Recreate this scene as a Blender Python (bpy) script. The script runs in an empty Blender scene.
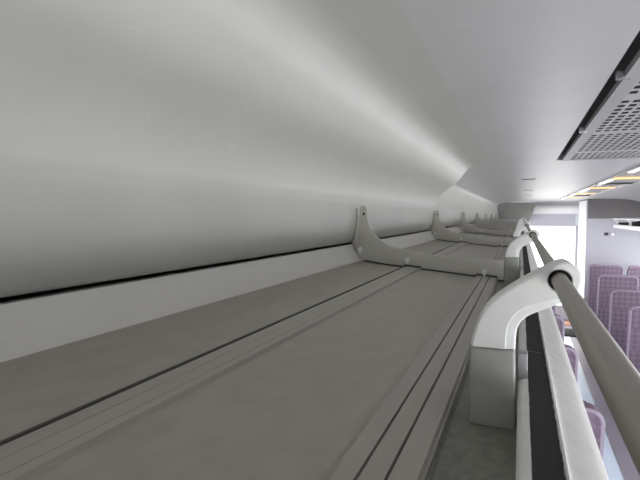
import bpy, bmesh, math, random
from mathutils import Vector
random.seed(4)
H = 2.03                     # eye height above the carriage floor; mesh helpers take heights relative to it
S = bpy.context.scene
C = S.collection

# ---------------------------------------------------------------- materials
def mat(name, col, rough=.5, metal=0., spec=.5, noise=0., nscale=40., bump=0., bscale=200., stretch=None):
    m = bpy.data.materials.new(name); m.use_nodes = True
    nt = m.node_tree; N = nt.nodes; L = nt.links
    b = N['Principled BSDF']
    b.inputs['Base Color'].default_value = (*col, 1)
    b.inputs['Roughness'].default_value = rough
    b.inputs['Metallic'].default_value = metal
    b.inputs['Specular IOR Level'].default_value = spec
    tc = N.new('ShaderNodeTexCoord'); mp = N.new('ShaderNodeMapping')
    L.new(tc.outputs['Object'], mp.inputs['Vector'])
    if stretch: mp.inputs['Scale'].default_value = stretch
    if noise:
        n = N.new('ShaderNodeTexNoise'); n.inputs['Scale'].default_value = nscale
        n.inputs['Detail'].default_value = 5
        L.new(mp.outputs[0], n.inputs['Vector'])
        r = N.new('ShaderNodeMapRange')
        r.inputs['From Min'].default_value = .3; r.inputs['From Max'].default_value = .7
        r.inputs['To Min'].default_value = 1 - noise; r.inputs['To Max'].default_value = 1 + noise
        L.new(n.outputs['Fac'], r.inputs['Value'])
        mx = N.new('ShaderNodeVectorMath'); mx.operation = 'SCALE'
        mx.inputs[0].default_value = col
        L.new(r.outputs[0], mx.inputs['Scale'])
        L.new(mx.outputs[0], b.inputs['Base Color'])
    if bump:
        n2 = N.new('ShaderNodeTexNoise'); n2.inputs['Scale'].default_value = bscale
        L.new(mp.outputs[0], n2.inputs['Vector'])
        bp = N.new('ShaderNodeBump'); bp.inputs['Strength'].default_value = bump
        bp.inputs['Distance'].default_value = .001
        L.new(n2.outputs['Fac'], bp.inputs['Height']); L.new(bp.outputs[0], b.inputs['Normal'])
    return m

def emit(name, col, s):
    m = bpy.data.materials.new(name); m.use_nodes = True
    nt = m.node_tree; nt.nodes.clear()
    e = nt.nodes.new('ShaderNodeEmission'); o = nt.nodes.new('ShaderNodeOutputMaterial')
    e.inputs['Color'].default_value = (*col, 1); e.inputs['Strength'].default_value = s
    nt.links.new(e.outputs[0], o.inputs['Surface']); return m

def scratched(m, col, scale, stretch, rot, amount, lift):
    """thin worn streaks of a lighter tone over a painted panel"""
    nt = m.node_tree; N = nt.nodes; L = nt.links; b = N['Principled BSDF']
    tc = N.new('ShaderNodeTexCoord'); mp = N.new('ShaderNodeMapping')
    mp.inputs['Rotation'].default_value = rot
    L.new(tc.outputs['Object'], mp.inputs['Vector'])
    mp2 = N.new('ShaderNodeMapping'); mp2.inputs['Scale'].default_value = stretch
    L.new(mp.outputs[0], mp2.inputs['Vector'])
    n = N.new('ShaderNodeTexNoise'); n.inputs['Scale'].default_value = scale; n.inputs['Detail'].default_value = 3
    L.new(mp2.outputs[0], n.inputs['Vector'])
    r = N.new('ShaderNodeMapRange'); r.inputs['From Min'].default_value = .66; r.inputs['From Max'].default_value = .76
    r.inputs['To Max'].default_value = amount
    L.new(n.outputs['Fac'], r.inputs['Value'])
    mx = N.new('ShaderNodeMix'); mx.data_type = 'RGBA'
    src = b.inputs['Base Color'].links
    if src: L.new(src[0].from_socket, mx.inputs[6])
    else: mx.inputs[6].default_value = (*col, 1)
    mx.inputs[7].default_value = (*lift, 1)
    L.new(r.outputs[0], mx.inputs[0]); L.new(mx.outputs[2], b.inputs['Base Color'])
    return m

def fabric(name, a, bcol):
    m = bpy.data.materials.new(name); m.use_nodes = True
    nt = m.node_tree; N = nt.nodes; L = nt.links; b = N['Principled BSDF']
    b.inputs['Roughness'].default_value = .9; b.inputs['Specular IOR Level'].default_value = .15
    tc = N.new('ShaderNodeTexCoord'); mp = N.new('ShaderNodeMapping')
    mp.inputs['Rotation'].default_value = (0, math.radians(45), 0)
    L.new(tc.outputs['Object'], mp.inputs['Vector'])
    ck = N.new('ShaderNodeTexChecker'); ck.inputs['Scale'].default_value = 24
    ck.inputs['Color1'].default_value = (*a, 1); ck.inputs['Color2'].default_value = (*bcol, 1)
    L.new(mp.outputs[0], ck.inputs['Vector'])
    n = N.new('ShaderNodeTexNoise'); n.inputs['Scale'].default_value = 30; n.inputs['Detail'].default_value = 4
    L.new(tc.outputs['Object'], n.inputs['Vector'])
    mx = N.new('ShaderNodeMix'); mx.data_type = 'RGBA'
    L.new(n.outputs['Fac'], mx.inputs[0]); L.new(ck.outputs[0], mx.inputs[6])
    mx.inputs[7].default_value = (*[(x + y) * .5 for x, y in zip(a, bcol)], 1)
    L.new(mx.outputs[2], b.inputs['Base Color']); return m

M = {}
M['cove'] = scratched(mat('cream grey panel paint', (.456, .463, .428), .42, noise=.03, nscale=6, bump=.06, bscale=60),
                      (.456, .463, .428), 9, (9, 1.2, 9), (.5, .2, .3), .22, (.62, .63, .60))
M['ceil'] = scratched(mat('ceiling paint', (.49, .483, .482), .42, noise=.03, nscale=5, bump=.05, bscale=60),
                      (.49, .483, .482), 10, (2.0, 14, 6), (0, 0, .35), .35, (.8, .8, .82))
M['shelf'] = mat('shelf grey paint', (.35, .33, .282), .5, noise=.07, nscale=45, bump=.15, bscale=500, stretch=(1, .5, 1))
M['rib'] = mat('rib grey paint', (.365, .345, .30), .48, noise=.05, nscale=30, stretch=(1, .2, 1))
M['strip'] = mat('pale back strip', (.72, .71, .66), .5, noise=.02, nscale=10)
M['divider'] = mat('divider grey paint', (.58, .565, .51), .5, noise=.03, nscale=30)
M['bracket'] = mat('bracket light grey paint', (.82, .83, .80), .38, noise=.03, nscale=60, bump=.08, bscale=350)
M['foot'] = mat('bracket foot grey', (.35, .36, .325), .5, noise=.05, nscale=60, bump=.1, bscale=350)
M['lipw'] = mat('lip pale paint', (.74, .74, .71), .45, noise=.06, nscale=60)
M['rubber'] = mat('dark gritty strip', (.030, .028, .026), .85, noise=.5, nscale=900, bump=.6, bscale=900)
M['rail'] = mat('rail satin metal', (.34, .315, .27), .4, metal=.3, noise=.06, nscale=40, stretch=(1, .15, 1))
M['seal'] = mat('dark grey rib shadow', (.09, .085, .075), .8)  # colour of the dark line drawn along the rib step
M['chan'] = mat('dark speckled channel', (.185, .185, .155), .6, noise=.2, nscale=120, bump=.2, bscale=500)
M['steel'] = mat('bright screw steel', (.9, .9, .88), .3, metal=.3)
M['dark'] = mat('dark recess', (.02, .02, .022), .8)
M['grille'] = mat('grille paint', (.44, .44, .44), .5)
M['vframe'] = mat('vent frame paint', (.36, .36, .36), .5)
M['lav'] = mat('lavender wall', (.47, .47, .52), .5, noise=.02, nscale=4)
M['lavd'] = mat('dark band', (.16, .15, .152), .6)
M['endp'] = mat('end panel grey', (.36, .36, .34), .5)
M['white'] = mat('white paint', (.86, .86, .86), .45)
M['floor'] = mat('grey lavender floor', (.20, .185, .22), .35, noise=.1, nscale=80)
M['aisle'] = mat('pale blue aisle vinyl', (.52, .60, .72), .2, noise=.08, nscale=60)
M['mat'] = mat('black doormat', (.02, .02, .02), .9)
M['orange'] = mat('orange sill', (.55, .25, .12), .5)
M['fab'] = fabric('purple seat fabric', (.22, .17, .22), (.13, .10, .135))
M['pipe'] = mat('lilac piping', (.29, .245, .315), .6)
M['arm'] = mat('charcoal plastic', (.05, .05, .055), .5)
M['alu'] = mat('brushed trim', (.62, .62, .64), .25, metal=.8)
M['gloss'] = mat('lamp tray reflector', (.34, .34, .32), .22, metal=.35)
M['day'] = emit('daylight pane', (.96, .97, 1.0), 5.0)
M['door'] = emit('bright door glass', (1.0, 1.0, .985), 3.4)
M['lampw'] = emit('white lamp', (1, .98, .95), 1.2)
M['lampo'] = emit('warm lamp', (1, .62, .30), 1.0)

# ---------------------------------------------------------------- helpers
def sm(bm, ang=40):
    for f in bm.faces: f.smooth = True
    c = math.radians(ang)
    for e in bm.edges:
        if len(e.link_faces) == 2 and e.calc_face_angle(0) > c: e.smooth = False

def obj(name, bm, m, parent=None, ang=40, origin=None):
    """link a bmesh (heights relative to eye level) as ONE object with its origin at its middle"""
    bmesh.ops.recalc_face_normals(bm, faces=bm.faces)
    sm(bm, ang)
    for v in bm.verts: v.co.z += H
    lo = Vector([min(v.co[i] for v in bm.verts) for i in range(3)])
    hi = Vector([max(v.co[i] for v in bm.verts) for i in range(3)])
    o0 = Vector(origin) if origin else (lo + hi) / 2
    for v in bm.verts: v.co -= o0
    me = bpy.data.meshes.new(name); bm.to_mesh(me); bm.free()
    me.materials.append(m)
    o = bpy.data.objects.new(name, me); C.objects.link(o)
    o.location = o0
    if parent:
        o.parent = parent
        w = Vector(o0); p = parent
        while p: w -= Vector(p.location); p = p.parent
        o.location = w
    return o

def thing(name, label, cat, loc, group=None):
    o = bpy.data.objects.new(name, None); C.objects.link(o)
    o.empty_display_size = .1
    o.location = (loc[0], loc[1], loc[2] + H)
    o['label'] = label; o['category'] = cat
    if group: o['group'] = group
    return o

def tag(o, label, cat, group=None):
    o['label'] = label; o['category'] = cat
    if group: o['group'] = group
    return o

def struct(o): o['kind'] = 'structure'; return o

def box(bm, x0, x1, y0, y1, z0, z1, bev=0, seg=2):
    r = bmesh.ops.create_cube(bm, size=1)
    vs = r['verts']
    for v in vs:
        v.co = Vector((x0 + (v.co.x + .5) * (x1 - x0), y0 + (v.co.y + .5) * (y1 - y0), z0 + (v.co.z + .5) * (z1 - z0)))
    if bev:
        es = {e for v in vs for e in v.link_edges}
        bmesh.ops.bevel(bm, geom=list(es), offset=bev, segments=seg, profile=.5, affect='EDGES')
    return bm
def B(*a, **k): return box(bmesh.new(), *a, **k)

def prism(bm, pts, y0, y1, bev=0, seg=2):
    """closed polygon of (x, z) swept along the carriage from y0 to y1"""
    a = [bm.verts.new((x, y0, z)) for x, z in pts]
    b = [bm.verts.new((x, y1, z)) for x, z in pts]
    n = len(pts); fs = []
    fa = bm.faces.new(a); fb = bm.faces.new(list(reversed(b)))
    for i in range(n):
        j = (i + 1) % n
        fs.append(bm.faces.new((a[j], a[i], b[i], b[j])))
    if bev:
        es = list(fa.edges) + list(fb.edges)
        bmesh.ops.bevel(bm, geom=es, offset=bev, segments=seg, profile=.5, affect='EDGES')
    return bm
def PR(*a, **k): return prism(bmesh.new(), *a, **k)

def smooth_pts(p, n=6, closed=False):
    out = []; N = len(p)
    rng = range(N if closed else N - 1)
    for i in rng:
        if closed: p0, p1, p2, p3 = p[i - 1], p[i], p[(i + 1) % N], p[(i + 2) % N]
        else: p0, p1, p2, p3 = p[max(i - 1, 0)], p[i], p[i + 1], p[min(i + 2, N - 1)]
        for k in range(n):
            t = k / n
            out.append(tuple(.5 * (2 * b + (c - a) * t + (2 * a - 5 * b + 4 * c - d) * t * t + (3 * b - a - 3 * c + d) * t ** 3)
                             for a, b, c, d in zip(p0, p1, p2, p3)))
    if not closed: out.append(tuple(p[-1]))
    return out

def tube(bm, pts, r, seg=20, cap=True):
    rings = []
    for i, p in enumerate(pts):
        p = Vector(p)
        d = (Vector(pts[min(i + 1, len(pts) - 1)]) - Vector(pts[max(i - 1, 0)])).normalized()
        up = Vector((0, 0, 1)) if abs(d.z) < .9 else Vector((1, 0, 0))
        u = d.cross(up).normalized(); w = u.cross(d)
        rings.append([bm.verts.new(p + r * (math.cos(2 * math.pi * k / seg) * u + math.sin(2 * math.pi * k / seg) * w)) for k in range(seg)])
    for a, b in zip(rings, rings[1:]):
        for k in range(seg):
            bm.faces.new((a[k], a[(k + 1) % seg], b[(k + 1) % seg], b[k]))
    if cap: bm.faces.new(rings[0][::-1]); bm.faces.new(rings[-1])
    return bm

def curve_plate(outline, holes, y, depth, bev):
    """plate in the x-z plane at y (its near face) with holes and rounded rims"""
    cu = bpy.data.curves.new('plate', 'CURVE'); cu.dimensions = '2D'; cu.fill_mode = 'BOTH'
    for pts in [outline] + holes:
        sp = cu.splines.new('POLY'); sp.points.add(len(pts) - 1); sp.use_cyclic_u = True
        for q, (x, z) in zip(sp.points, pts): q.co = (x, z, 0, 1)
    cu.extrude = depth / 2 - bev; cu.bevel_depth = bev; cu.bevel_resolution = 2; cu.offset = -bev
    o = bpy.data.objects.new('plate', cu); C.objects.link(o)
    bpy.context.view_layer.update()
    me = bpy.data.meshes.new_from_object(o.evaluated_get(bpy.context.evaluated_depsgraph_get()))
    bpy.data.objects.remove(o); bpy.data.curves.remove(cu)
    bm = bmesh.new(); bm.from_mesh(me); bpy.data.meshes.remove(me)
    bmesh.ops.remove_doubles(bm, verts=bm.verts, dist=1e-5)
    for v in bm.verts: v.co = Vector((v.co.x, y + depth / 2 - v.co.z, v.co.y))
    return bm

def circ(cx, cz, r, n=28): return [(cx + r * math.cos(2 * math.pi * k / n), cz + r * math.sin(2 * math.pi * k / n)) for k in range(n)]

def dup(o, parent=None, dy=0, deep=True):
    c = o.copy(); C.objects.link(c)
    if parent is not None: c.parent = parent
    c.location.y += dy
    for ch in list(o.children): dup(ch, c)
    return c

# ---------------------------------------------------------------- shell
Y0, Y1 = -1.8, 10.7          # rear wall, end wall
def fz(x): return -(.170 + .090 * x)     # top of the shelf
def cz(x):                                # ceiling height
    t = (x - .68) / 1.13
    return .272 - .065 * t ** 8

struct(obj('floor', B(-.80, 2.16, Y0 - .1, 12.3, -H - .05, -H), M['floor']))
struct(obj('trim_1', B(.40, .77, Y0, 9.2, -H, -H + .004), M['aisle']))
struct(obj('trim_2', B(.77, .785, Y0, 9.2, -H, -H + .008), M['alu']))
struct(obj('trim_3', B(.22, 1.0, 10.2, 10.5, -H, -H + .012), M['orange']))

# ceiling with a rectangular opening for the vent panel
bm = bmesh.new()
xs = [-.80, -.6, -.5, -.45, -.4, -.35, -.3, -.25, -.2, -.15, -.1, 0, .1, .157, .56, .6, .7, .9, 1.1, 1.3, 1.5, 1.6, 1.7, 1.8, 1.9, 2.0, 2.08, 2.16]
ys = [Y0 - .1, -.9, 2.75, 5, 8, Y1 + .1]
V = [[bm.verts.new((x, y, cz(x))) for x in xs] for y in ys]
U_ = [[bm.verts.new((x, y, cz(x) + .05)) for x in xs] for y in ys]
hole = {(1, 13)}
def solid(i, j): return 0 <= i < len(ys) - 1 and 0 <= j < len(xs) - 1 and (i, j) not in hole
for i in range(len(ys) - 1):
    for j in range(len(xs) - 1):
        if not solid(i, j): continue
        bm.faces.new((V[i][j], V[i][j + 1], V[i + 1][j + 1], V[i + 1][j]))
        bm.faces.new((U_[i][j], U_[i][j + 1], U_[i + 1][j + 1], U_[i + 1][j]))
        for (di, dj, p, q) in ((-1, 0, (i, j), (i, j + 1)), (1, 0, (i + 1, j), (i + 1, j + 1)), (0, -1, (i, j), (i + 1, j)), (0, 1, (i, j + 1), (i + 1, j + 1))):
            if not solid(i + di, j + dj):
                bm.faces.new((V[p[0]][p[1]], V[q[0]][q[1]], U_[q[0]][q[1]], U_[p[0]][p[1]]))
struct(obj('ceiling', bm, M['ceil']))

# upper wall panels over the rack: a deep cove nearby, a plain panel further on
roll = smooth_pts([(-.462, -.0775), (-.452, -.077), (-.443, -.066), (-.436, -.045), (-.432, -.015), (-.4315, .010), (-.4325, .035)], 6)
cove = smooth_pts([(-.4325, .035), (-.4290, .062), (-.4150, .092), (-.3900, .121), (-.3580, .145), (-.3260, .1690), (-.3000, .198), (-.2790, .2260), (-.2600, .2450), (-.236, .2560), (-.205, .2612), (-.175, cz(-.175) - .0010), (-.150, cz(-.15) - .0002), (-.140, cz(-.14) + .0003)], 6)
far = smooth_pts([(-.4325, .035), (-.441, .09), (-.447, .14), (-.4475, .185), (-.440, .2035), (-.425, cz(-.425) + .003)], 5)
back = [(-.78, .274), (-.78, -.0775)]
struct(obj('trim_4', PR(roll[:-1] + cove + [(-.140, .274)] + back, Y0, 2.75), M['cove'], ang=50))
struct(obj('trim_5', PR(roll[:-1] + far + [(-.425, .262)] + back, 2.7505, Y1), M['cove'], ang=50))

# lower side walls with windows
def side_wall(name, x0, x1, n0):
    bm = bmesh.new()
    box(bm, x0, x1, Y0, Y1, -H, -1.22)
    box(bm, x0, x1, Y0, Y1, -.42, .25 if x0 > 0 else -.0775)
    y = Y0
    wins = []
    k = 0
    while y < Y1 - .2:
        e = min(y + .22, Y1)
        box(bm, x0, x1, y, e, -1.22, -.42)
        e2 = min(e + 1.6, Y1)
        wins.append((e, e2)); y = e2
    struct(obj(name, bm, M['lav']))
    for k, (a, b) in enumerate(wins):
        fr = bmesh.new()
        xm = (x0 + x1) / 2; t = .045
        for q in ((a, a + .03, -1.22, -.42), (b - .03, b, -1.22, -.42), (a + .03, b - .03, -1.22, -1.19), (a + .03, b - .03, -.45, -.42)):
            box(fr, xm - t, xm + t, q[0], q[1], q[2], q[3])
        w = struct(obj('window_%d' % (n0 + k), fr, M['alu']))
        obj('pane', B(xm - .006, xm + .006, a + .03, b - .03, -1.19, -.45), M['day'], w)
    return len(wins)
n1 = side_wall('wall_left', -.80, -.70, 1)
side_wall('wall_right', 2.06, 2.16, 1 + n1)
struct(obj('wall_back', B(-.80, 2.16, Y0 - .1, Y0, -H, .262), M['lav']))
d2 = struct(obj('added_rear_door', B(.20, 1.16, Y0 - .005, Y0 + .03, -H + .012, -.16, bev=.005), M['alu']))  # assumed rear doorway, added out of view to light the bracket arm
obj('pane', B(.25, 1.11, Y0 + .028, Y0 + .036, -1.75, -.20), M['door'], d2)  # glowing pane of the added rear doorway

# end wall left of the doorway, the panel that closes the rack, door and header
struct(obj('wall_end', PR([(-.70, -H), (.12, -H), (.12, -.075), (-.70, -.075)], Y1, Y1 + .08), M['lav']))
struct(obj('trim_6', PR([(-.45, .255), (-.425, -.0755), (.062, -.0755), (.095, -.19), (.130, -.19), (.262, .1835), (.262, .255)], Y1 - .012, Y1 + .08, bev=.006), M['endp']))
d = bmesh.new()
prism(d, [(.27, .185), (1.02, .185), (1.02, .03), (.21, .03)], Y1, Y1 + .06)
struct(obj('trim_7', d, M['white']))
struct(obj('trim_8', PR([(.262, .262), (1.02, .262), (1.02, .18), (.262, .18)], Y1 + .001, Y1 + .08), M['ceil']))
d = bmesh.new(); prism(d, [(.23, .150), (1.0, .150), (1.0, .118), (.23, .118)], Y1 - .05, Y1)
struct(obj('trim_9', d, M['white']))
dr = bmesh.new()
box(dr, .125, .17, Y1 + .0, Y1 + .05, -H + .012, -.2)
box(dr, .97, 1.015, Y1 + .0, Y1 + .05, -H + .012, -.2)
box(dr, .17, .97, Y1 + .0, Y1 + .05, -.215, .028)
box(dr, .17, .97, Y1 + .0, Y1 + .05, -H + .012, -1.75)
door = struct(obj('door_1', dr, M['lav']))
obj('pane', B(.17, .97, Y1 + .02, Y1 + .03, -1.75, -.215), M['door'], door)
struct(obj('trim_11', B(1.014, 1.0195, 9.46, Y1 - .06, -H + .01, .25), M['white']))
# compartment wall to the right of the doorway
struct(obj('wall_compartment', B(1.02, 2.06, 9.45, Y1 + .08, -H, .255, bev=.006), M['lav']))
struct(obj('trim_10', PR([(1.035, cz(1.035) - .004)] + [(x, cz(x) - .004) for x in (1.2, 1.4, 1.6, 1.8, 2.0)] + [(2.05, .20), (2.05, -.02), (1.9, -.03), (1.7, -.04), (1.4, -.05), (1.2, -.055), (1.035, -.055)], 9.43, 9.4495), M['lavd']))  # dark arch trim, extended downward to paint the soft shadow below the ceiling

# ---------------------------------------------------------------- the near luggage rack
rack = thing('luggage_rack', 'long grey overhead luggage rack with pale brackets and a metal rail, filling the foreground', 'luggage rack', (-.2, 1.36, -.17))
RY0, RY1 = -1.2, 10.66
def lin(x0, x1, dz): return [(x0, fz(x0) + dz), (x1, fz(x1) + dz)]
sh = [(-.70, -.121)] + smooth_pts([(-.455, -.121), (-.432, -.1275), (-.415, fz(-.415))], 4) + [(-.0530, fz(-.053)), (-.0530, -.19), (-.70, -.15)]
obj('shelf_panel', PR(sh, RY0, RY1), M['shelf'], rack)
obj('front_channel', PR([(-.0528, fz(-.053) - .001), (-.050, -.1703), (.003, -.1703), (.003, -.19), (-.0528, -.19)], RY0, RY1), M['chan'], rack)  # darker, speckled strip between rib and lip
# pale strip behind the shelf
obj('back_strip', PR([(-.424, -.1290), (-.4495, -.0835), (-.462, -.0835), (-.462, -.15), (-.424, -.15)], RY0, RY1), M['strip'], rack)
# ribbed channels that run along the shelf
def rib(x0, x1, g):
    t = .0042; e = .0018
    pts = [(x0, fz(x0) - .002), (x0 + e, fz(x0) + t)]
    for gx, w, dp in g:
        pts += [(gx, fz(gx) + t), (gx + .0004, fz(gx) + t - dp), (gx + w, fz(gx) + t - dp), (gx + w + .0004, fz(gx) + t)]
    pts += [(x1 - e, fz(x1) + t), (x1, fz(x1) - .002)]
    return PR(pts, RY0 + .01, RY1 - .01)
obj('rib', rib(-.2917, -.2515, [(-.277, .0005, .0015), (-.262, .0005, .0015)]), M['rib'], rack)
obj('rib_shadow_line', PR([(-.2945, fz(-.2945) + .001), (-.2945, fz(-.2945) + .0050), (-.2923, fz(-.2923) + .0050), (-.2923, fz(-.2923) + .001)], RY0 + .01, RY1 - .01), M['seal'], rack)  # added dark strip painting the shadow and grime at the rib's left step
obj('rib', rib(-.1050, -.0540, [(-.0902, .0018, .0048), (-.0740, .0018, .0048)]), M['rib'], rack)
# front lip in two lengths with a joint, each with its gritty insert
def lip(y0, y1):
    prof = smooth_pts([(-.0032, -.185), (-.0032, -.150), (-.0028, -.1435), (-.0005, -.1405), (.0030, -.1395)], 4)
    prof += [(.0048, -.1395), (.0052, -.1412), (.0218, -.1425), (.0222, -.1405)]
    prof += smooth_pts([(.0236, -.1400), (.0262, -.1420), (.037, -.1478), (.0455, -.1535), (.0487, -.160), (.0491, -.19)], 4)
    prof = [(x + .0031, z) for x, z in prof]
    l = obj('front_lip', PR(prof, y0, y1), M['lipw'], rack, ang=30)
    bm = bmesh.new(); n = max(8, int((y1 - y0) / .006)); rows = []
    n = min(n, 400)
    for i in range(n + 1):
        y = y0 + .001 + (y1 - y0 - .002) * i / n
        a = .0081 + random.uniform(0, .0005); b = .0252 - random.uniform(0, .0007)
        rows.append([bm.verts.new(p) for p in ((a, y, -.1413), (a, y, -.1404), (b, y, -.1415), (b, y, -.1426))])
    for r, q in zip(rows, rows[1:]):
        for k in range(3): bm.faces.new((r[k], r[k + 1], q[k + 1], q[k]))
    bm.faces.new(rows[0]); bm.faces.new(rows[-1][::-1])
    obj('grip_strip', bm, M['rubber'], l)
    return l
lip(RY0, .557)
lip(.5595, RY1)

# bracket: swan-neck arm with a socket for the rail, standing on its own foot
def arm_outline():
    o = [(-.0362, -.1065), (-.0357, -.100), (-.0300, -.0825), (-.0205, -.0685), (-.0030, -.0545), (.0165, -.0420), (.0290, -.0352), (.0365, -.0368), (.0425, -.0430), (.0440, -.0500), (.0415, -.0580), (.0340, -.0652),
         (.0178, -.0735), (.0060, -.0800), (.0005, -.0862), (-.0018, -.0945), (-.0022, -.1065)]
    return smooth_pts(o[:17], 5)
BY = .42
def bracket(y):
    P = arm_outline(); n = len(P); bm = bmesh.new()
    nor = []
    for i in range(n):
        p, q = P[max(i - 1, 0)], P[min(i + 1, n - 1)]
        dx, dz = q[0] - p[0], q[1] - p[1]; l = math.hypot(dx, dz)
        nor.append((dz / l, -dx / l))               # points into the arm
    nor[0] = (1, 0); nor[-1] = (-1, 0)
    def wide(i): return min(1, max(0, (i - 52) / 10))  # the broad chamfer runs along the underside only
    rings = []
    for dy, a, c in ((0, .0022, .0078), (.0008, .0010, .0070), (.0024, .0002, .0012), (.0034, 0, .0003), (.0050, 0, 0), (.028, 0, 0), (.0302, .0008, .0008), (.031, .0025, .0025)):
        ring = []
        for i in range(n):
            o = a + (c - a) * wide(i)
            ring.append(bm.verts.new((P[i][0] + nor[i][0] * o, y + dy, P[i][1] + nor[i][1] * o)))
        rings.append(ring)
    for r, q in zip(rings, rings[1:]):
        for i in range(n): bm.faces.new((r[i], r[(i + 1) % n], q[(i + 1) % n], q[i]))
    hs = [[bm.verts.new((x, yy, z)) for x, z in circ(.0285, -.0500, rr, 32)] for rr, yy in ((.0092, y), (.0085, y + .0012), (.0085, y + .0298), (.0092, y + .031))]
    for r, q in zip(hs, hs[1:]):
        for i in range(32): bm.faces.new((r[i], r[(i + 1) % 32], q[(i + 1) % 32], q[i]))
    for outer, hole_ in ((rings[0], hs[0]), (rings[-1], hs[-1])):
        es = [bm.edges.get((v, outer[(i + 1) % n])) for i, v in enumerate(outer)] + [bm.edges.get((v, hole_[(i + 1) % 32])) for i, v in enumerate(hole_)]
        bmesh.ops.triangle_fill(bm, use_beauty=True, use_dissolve=False, edges=es)
    a = obj('bracket', bm, M['bracket'], rack, ang=13)
    bm = bmesh.new()
    pts = [(-.0370, -.1072), (-.0026, -.1072), (-.0010, -.1698), (-.0362, -.1698)]
    prism(bm, pts, y - .002, y + .034)
    es = [e for e in bm.edges if min(v.co.z for v in e.verts) > -.12 or abs(e.verts[0].co.z - e.verts[1].co.z) > .03]
    bmesh.ops.bevel(bm, geom=es, offset=.0022, segments=3, profile=.5, affect='EDGES')
    obj('bracket_foot', bm, M['foot'], a)
    bm = bmesh.new()          # dark bushing inside the socket
    n = 24; c = (.0285, -.0500)
    for r0, r1, yy0, yy1 in ((.0086, .0061, y + .005, y + .027),):
        ring = []
        for k in range(n):
            t = 2 * math.pi * k / n; cs, sn = math.cos(t), math.sin(t)
            ring.append([bm.verts.new((c[0] + r * cs, yy, c[1] + r * sn)) for r, yy in ((r0, yy0), (r0, yy1), (r1, yy1), (r1, yy0))])
        for k in range(n):
            q, w = ring[k], ring[(k + 1) % n]
            for e in range(4): bm.faces.new((q[e], q[(e + 1) % 4], w[(e + 1) % 4], w[e]))
    obj('bushing', bm, M['dark'], a)
    obj('clip', B(-.0006, .0076, y + .036, y + .050, -.150, -.118, bev=.0015), M['vframe'], a)
    return a
b0 = bracket(BY)
STEP = 1.335
DY = [1.36 + STEP * k for k in range(7)]
b1 = dup(b0, dy=DY[0] + .004 - BY)
for y in DY[1:]: dup(b0, dy=y + .004 - BY)

# divider: shaped web across the shelf with a tall ear on the wall panel
inner = smooth_pts([(-.4035, .0165), (-.4010, -.0160), (-.3880, -.0430), (-.3690, -.0650), (-.3335, -.0850), (-.2640, -.1000), (-.2000, -.1080), (-.1200, -.1130), (-.0380, -.1145)], 5)
ear = smooth_pts([(-.4310, -.0050), (-.4255, .0190), (-.4195, .0250), (-.4110, .0260), (-.4055, .0225), (-.4035, .0165)], 4)
def fl(x, g=.0012): return (x, fz(x) + g)
bot = [(-.038, -.1688), (-.0525, -.1688), (-.0535, fz(-.0535) + .0062), (-.1060, fz(-.106) + .0060), fl(-.1080), fl(-.18), fl(-.2485),
       (-.2500, fz(-.250) + .0058), (-.2950, fz(-.295) + .0058), fl(-.2965), fl(-.345), (-.385, fz(-.385) + .003), (-.410, fz(-.41) + .004), (-.4240, -.1240), (-.4370, -.1015), (-.4475, -.0790), (-.4420, -.0500), (-.4345, -.0250)]
D0 = DY[0]
def divider(y):
    dv = obj('divider', curve_plate(ear[:-1] + inner + bot, [], y, .006, .0012), M['divider'], rack, ang=35)
    # dark rubber seal under the web
    bm = bmesh.new()
    lo = [(x, z) for x, z in bot[:-5]]
    prism(bm, [(x, z + .003) for x, z in lo] + [(x, z - .0009) for x, z in reversed(lo)], y - .0035, y + .0095)
    obj('seal', bm, M['arm'], dv)
    for x, z in ((-.4225, -.0960), (-.2870, -.1205), (-.0860, -.1460)):
        bm = bmesh.new()
        tube(bm, [(x, y - .0075, z), (x, y - .0065, z), (x, y + .001, z)], .0056, 14)
        box(bm, x - .0035, x + .0035, y - .0062, y + .0005, z - .012, z - .0035, bev=.001)
        obj('screw', bm, M['steel'], dv)
    # ear flange that lies on the wall panel, with its own dark screw hole
    bm = tube(bmesh.new(), [(-.4125, y - .0012, .0040), (-.4125, y + .002, .0040)], .0036, 14)
    obj('screw_hole', bm, M['dark'], dv)
    bm = bmesh.new()
    prism(bm, smooth_pts([(-.4315, -.074), (-.4290, -.045), (-.4258, -.015), (-.4250, .020)], 4) + smooth_pts([(-.4310, .020), (-.4305, -.015), (-.4345, -.045), (-.4405, -.074)], 4), y - .012, y + .002)
    obj('ear_flange', bm, M['divider'], dv)
    return dv
d0 = divider(D0)
for y in DY[1:]: dup(d0, dy=y - D0)

# rail through every bracket
obj('rail', tube(bmesh.new(), [(.0285, RY0, -.0500), (.0285, 2, -.0500), (.0285, 6, -.0500), (.0285, RY1, -.0500)], .0059, 32), M['rail'], rack)

# ---------------------------------------------------------------- ceiling vent panel
vent = thing('air_vent', 'grey perforated air vent panel let into the ceiling beside a dark gap', 'air vent', (.355, .9, .27))
vx0, vx1, gx0, gx1, vy0, vy1 = .181, .540, .212, .528, -.85, 2.744
zv = lambda x: .268
bm = bmesh.new()
box(bm, vx0, gx0, vy0, vy1, .266, .280)
box(bm, gx1, vx1, vy0, vy1, .266, .280)
box(bm, gx0, gx1, vy1 - .06, vy1, .266, .280)
box(bm, gx0, gx1, vy0, vy0 + .05, .266, .280)
obj('frame', bm, M['vframe'], vent)
bm = bmesh.new()                       # perforated sheet with real slots, 2 mm thick
px, py, hw, hl = .0243, .0485, .0165, .031
nx = int((gx1 - gx0) / px); ny = int((vy1 - .06 - vy0 - .05) / py)
X = [gx0]; 
for i in range(nx):
    c = gx0 + (gx1 - gx0) * (i + .5) / nx; X += [c - hw / 2, c + hw / 2]
X.append(gx1)
Yg = [vy0 + .05]
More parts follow.
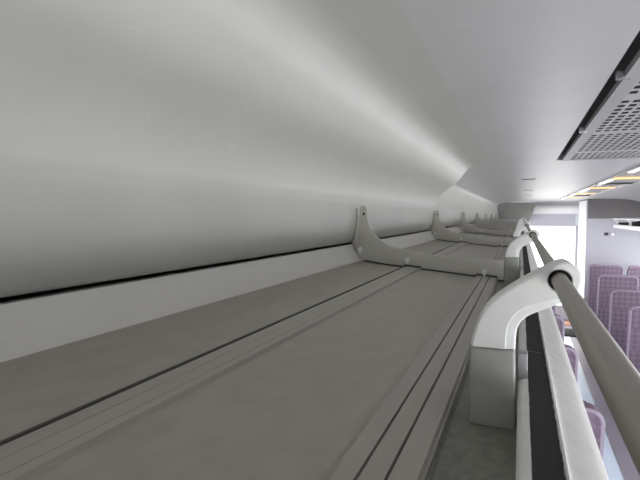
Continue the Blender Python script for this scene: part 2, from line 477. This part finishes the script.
for j in range(ny):
    c = vy0 + .05 + (vy1 - vy0 - .11) * (j + .5) / ny; Yg += [c - hl / 2, c + hl / 2]
Yg.append(vy1 - .06)
A = [[bm.verts.new((x, y, .2685)) for y in Yg] for x in X]
A2 = [[bm.verts.new((x, y, .2696)) for y in Yg] for x in X]
def ish(i, j):
    if not (0 <= i < len(X) - 1 and 0 <= j < len(Yg) - 1): return True
    return i % 2 == 1 and j % 2 == 1 and (j // 2) % 11 != 10
for i in range(len(X) - 1):
    for j in range(len(Yg) - 1):
        if ish(i, j): continue
        bm.faces.new((A[i][j], A[i + 1][j], A[i + 1][j + 1], A[i][j + 1]))
        bm.faces.new((A2[i][j], A2[i + 1][j], A2[i + 1][j + 1], A2[i][j + 1]))
        for di, dj, p, q in ((-1, 0, (i, j), (i, j + 1)), (1, 0, (i + 1, j), (i + 1, j + 1)), (0, -1, (i, j), (i + 1, j)), (0, 1, (i, j + 1), (i + 1, j + 1))):
            if ish(i + di, j + dj):
                bm.faces.new((A[p[0]][p[1]], A[q[0]][q[1]], A2[q[0]][q[1]], A2[p[0]][p[1]]))
obj('grille', bm, M['grille'], vent)
bm = bmesh.new()
box(bm, .1575, .5595, vy0 - .04, vy1 + .004, .300, .330)
obj('duct', bm, M['dark'], vent)
for y in (1.12, 1.78): obj('catch', B(.166, .19, y, y + .012, .262, .277), M['alu'], vent)

# three small slots in the ceiling
for (x, y, w, lab) in ((.047, 4.06, .09, 'small dark ceiling slot nearest the perforated vent panel'), (.075, 5.85, .08, 'small dark ceiling slot, middle one of the row of three'), (.09, 7.3, .075, 'small dark ceiling slot farthest along, towards the end door')):
    t = thing('ceiling_slot', lab, 'vent', (x, y, cz(x)), 'slots in the ceiling')
    z = cz(x)
    obj('frame', B(x - w / 2 - .006, x + w / 2 + .006, y - .03, y + .03, z - .003, z + .003, bev=.001), M['ceil'], t)
    obj('louvre', B(x - w / 2, x + w / 2, y - .02, y + .02, z - .0042, z - .0025), M['dark'], t)

# ---------------------------------------------------------------- lamp fixture along the aisle
lamp = thing('ceiling_light', 'long metal-trimmed ceiling light along the aisle with warm orange lamps', 'ceiling light', (.70, 5, .27))
LY0, LY1 = .6, 8.74
obj('tray', B(.585, .825, LY0, LY1, .262, .283), M['gloss'], lamp)
for x in (.572, .825): obj('side_trim', B(x, x + .013, LY0, LY1, .256, .283, bev=.002), M['alu'], lamp)
for k, y in enumerate((1.35, 2.7, 4.05, 5.4, 6.75, 8.1)):
    obj('warm_lamp', B(.60, .81, y - .05, y + .05, .254, .264, bev=.003), M['lampo'], lamp)
    obj('lamp_cover', B(.59, .625, y + .15, y + .80, .254, .264, bev=.003), M['lampw'], lamp)
    obj('joint', B(.567, .83, y + 1.0 - .02 - .35, y + 1.0 - .35 + .02, .252, .2615, bev=.001), M['arm'], lamp) if k % 2 == 0 else None

# ---------------------------------------------------------------- seats
def make_seat(label, group):
    r = thing('train_seat', label, 'seat', (0, 0, -H), group)
    w = .46
    def rr(x0, x1, z0, z1, rad, n=6):
        p = [(x0, z0), (x1, z0)]
        for k in range(n + 1):
            t = math.pi / 2 * k / n; p.append((x1 - rad + rad * math.cos(t), z1 - rad + rad * math.sin(t)))
        for k in range(n + 1):
            t = math.pi / 2 * (1 + k / n); p.append((x0 + rad + rad * math.cos(t), z1 - rad + rad * math.sin(t)))
        return p
    z = -H
    tilt = .18
    bm = PR(rr(0, w, z + .40, z + 1.20, .06), -.06, .05, bev=.02, seg=3)
    for v in bm.verts: v.co.y += -(v.co.z - z - .40) * tilt + .10
    obj('backrest', bm, M['fab'], r)
    pts = [(x, -.066, zz) for x, zz in rr(.004, w - .004, z + .42, z + 1.197, .058)[1:]] + [(.004, -.066, z + .42)]
    pts = [(x, y - (zz - z - .40) * tilt + .10 + .010, zz) for x, y, zz in pts]
    obj('piping', tube(bmesh.new(), pts, .009, 8), M['pipe'], r)
    obj('seat_cushion', B(.0, w, .06, .54, z + .34, z + .46, bev=.04, seg=3), M['fab'], r)
    for x in (-.03, w - .02): obj('armrest', B(x, x + .05, .02, .42, z + .58, z + .63, bev=.012), M['arm'], r)
    bm = bmesh.new(); box(bm, .06, w - .06, .12, .44, z, z + .05, bev=.01); box(bm, .14, w - .14, .18, .38, z + .04, z + .35, bev=.01)
    obj('pedestal', bm, M['arm'], r)
    return r
proto = make_seat('x', 'seats on the near side of the aisle')
def put(o, x, y, sz, label, group):
    o.location = (x, y, 0); o.scale = (1, 1, sz); o['label'] = label; o['group'] = group
ours = [2.48, 3.55, 4.60, 5.65, 6.70, 7.75, 8.8]
words = ['purple patterned seat directly below the rack edge, nearest to the rail', 'second purple patterned seat below the rack edge, one behind the nearest',
         'third purple patterned seat below the rack edge', 'fourth purple patterned seat below the rack edge, beyond the nearest bracket',
         'fifth purple patterned seat below the rack edge, seen under the swan-neck bracket', 'sixth purple patterned seat below the rack edge, second from the end door', 'farthest purple patterned seat below the rack, by the end door']
for k, y in enumerate(ours):
    o = proto if k == 0 else dup(proto)
    put(o, -.115, y, 1.0, words[k], 'seats on the near side of the aisle')
opp = [(8.86, 1.05), (7.80, 1.015), (6.76, .965), (5.66, .96)]
w2 = ['rearmost purple patterned seat against the end wall across the aisle', 'second purple patterned seat from the end wall across the aisle',
      'third purple patterned seat from the end wall across the aisle', 'nearest purple patterned seat across the aisle, cut by the photo edge']
for k, (y, s) in enumerate(opp):
    put(dup(proto), 1.0, y, s, w2[k], 'seats across the aisle')
put(dup(proto), 1.535, 8.86, 1.05, 'window-side purple seat beside the rearmost one at the end wall', 'seats across the aisle')

tag(obj('doormat', B(.40, 1.0, 9.25, 9.85, -H, -H + .014, bev=.003), M['mat']), 'dark doormat on the floor before the end door', 'doormat')

# ---------------------------------------------------------------- opposite rack
r2 = thing('luggage_rack', 'distant luggage rack over the seats across the aisle, against the end wall', 'luggage rack', (1.7, 7, -.17))
ey = 8.95
def mx(pts): return [(1.36 - x, z) for x, z in pts]
obj('shelf_panel', PR(mx([(-.60, -.121), (-.415, fz(-.415)), (-.02, fz(-.02)), (-.02, fz(-.02) - .02), (-.60, -.15)]), 1.0, ey), M['divider'], r2)
obj('front_lip', PR(mx([(-.02, -.14), (.01, -.14), (.02, -.15), (.02, -.19), (-.02, -.19)]), 1.0, ey), M['white'], r2)
obj('rail', tube(bmesh.new(), [(1.335, 1.0, -.055), (1.335, 5, -.055), (1.335, ey, -.055)], .009, 14), M['white'], r2)
for k in range(7):
    y = 8.85 - k * 1.0
    obj('bracket', PR(mx([(-.03, -.165), (-.032, -.09), (.01, -.045), (.034, -.042), (.036, -.066), (.016, -.075), (-.003, -.10), (-.003, -.165)]), y - .015, y + .015, bev=.004), M['bracket'], r2)
    obj('divider', PR(mx([(-.40, -.128), (-.03, -.160), (-.03, -.11), (-.25, -.10), (-.36, -.07), (-.40, .02), (-.425, .02)]), y - .003, y + .003), M['arm'], r2)

# fittings on the end wall
hk = thing('coat_hook', 'dark coat hook on the pale end wall, left of the white button', 'coat hook', (1.318, 9.45, -.31))
obj('plate', B(1.285, 1.345, 9.443, 9.452, -.335, -.285, bev=.002), M['arm'], hk)
obj('hook', tube(bmesh.new(), [(1.315, 9.445, -.30), (1.315, 9.425, -.31), (1.315, 9.405, -.305), (1.315, 9.40, -.285)], .007, 10), M['arm'], hk)
pb = thing('wall_button', 'white button on a small plate on the pale end wall, right of the dark hook', 'button', (1.40, 9.45, -.31))
obj('plate', B(1.365, 1.445, 9.444, 9.45, -.340, -.280, bev=.002), M['lav'], pb)
obj('button', B(1.385, 1.430, 9.434, 9.446, -.335, -.288, bev=.004), M['white'], pb)

# ---------------------------------------------------------------- world, camera, view
w = bpy.data.worlds.new('World'); S.world = w; w.use_nodes = True
w.node_tree.nodes['Background'].inputs[0].default_value = (.75, .82, .9, 1)
w.node_tree.nodes['Background'].inputs[1].default_value = .6
cd = bpy.data.cameras.new('Camera'); cam = bpy.data.objects.new('Camera', cd); C.objects.link(cam)
cd.sensor_width = 36; cd.sensor_fit = 'HORIZONTAL'; cd.lens = 36 * 500 / 640; cd.clip_start = .01; cd.clip_end = 100
cam.location = (0, 0, H)
cam.rotation_euler = (math.radians(90 - 2.828), 0, math.radians(21.876))
S.camera = cam
S.view_settings.view_transform = 'Standard'; S.view_settings.look = 'None'
S.view_settings.gamma = 1; S.view_settings.use_curve_mapping = False
S.view_settings.exposure = .58
S.cycles.max_bounces = 14; S.cycles.diffuse_bounces = 8
S.cycles.use_denoising = True
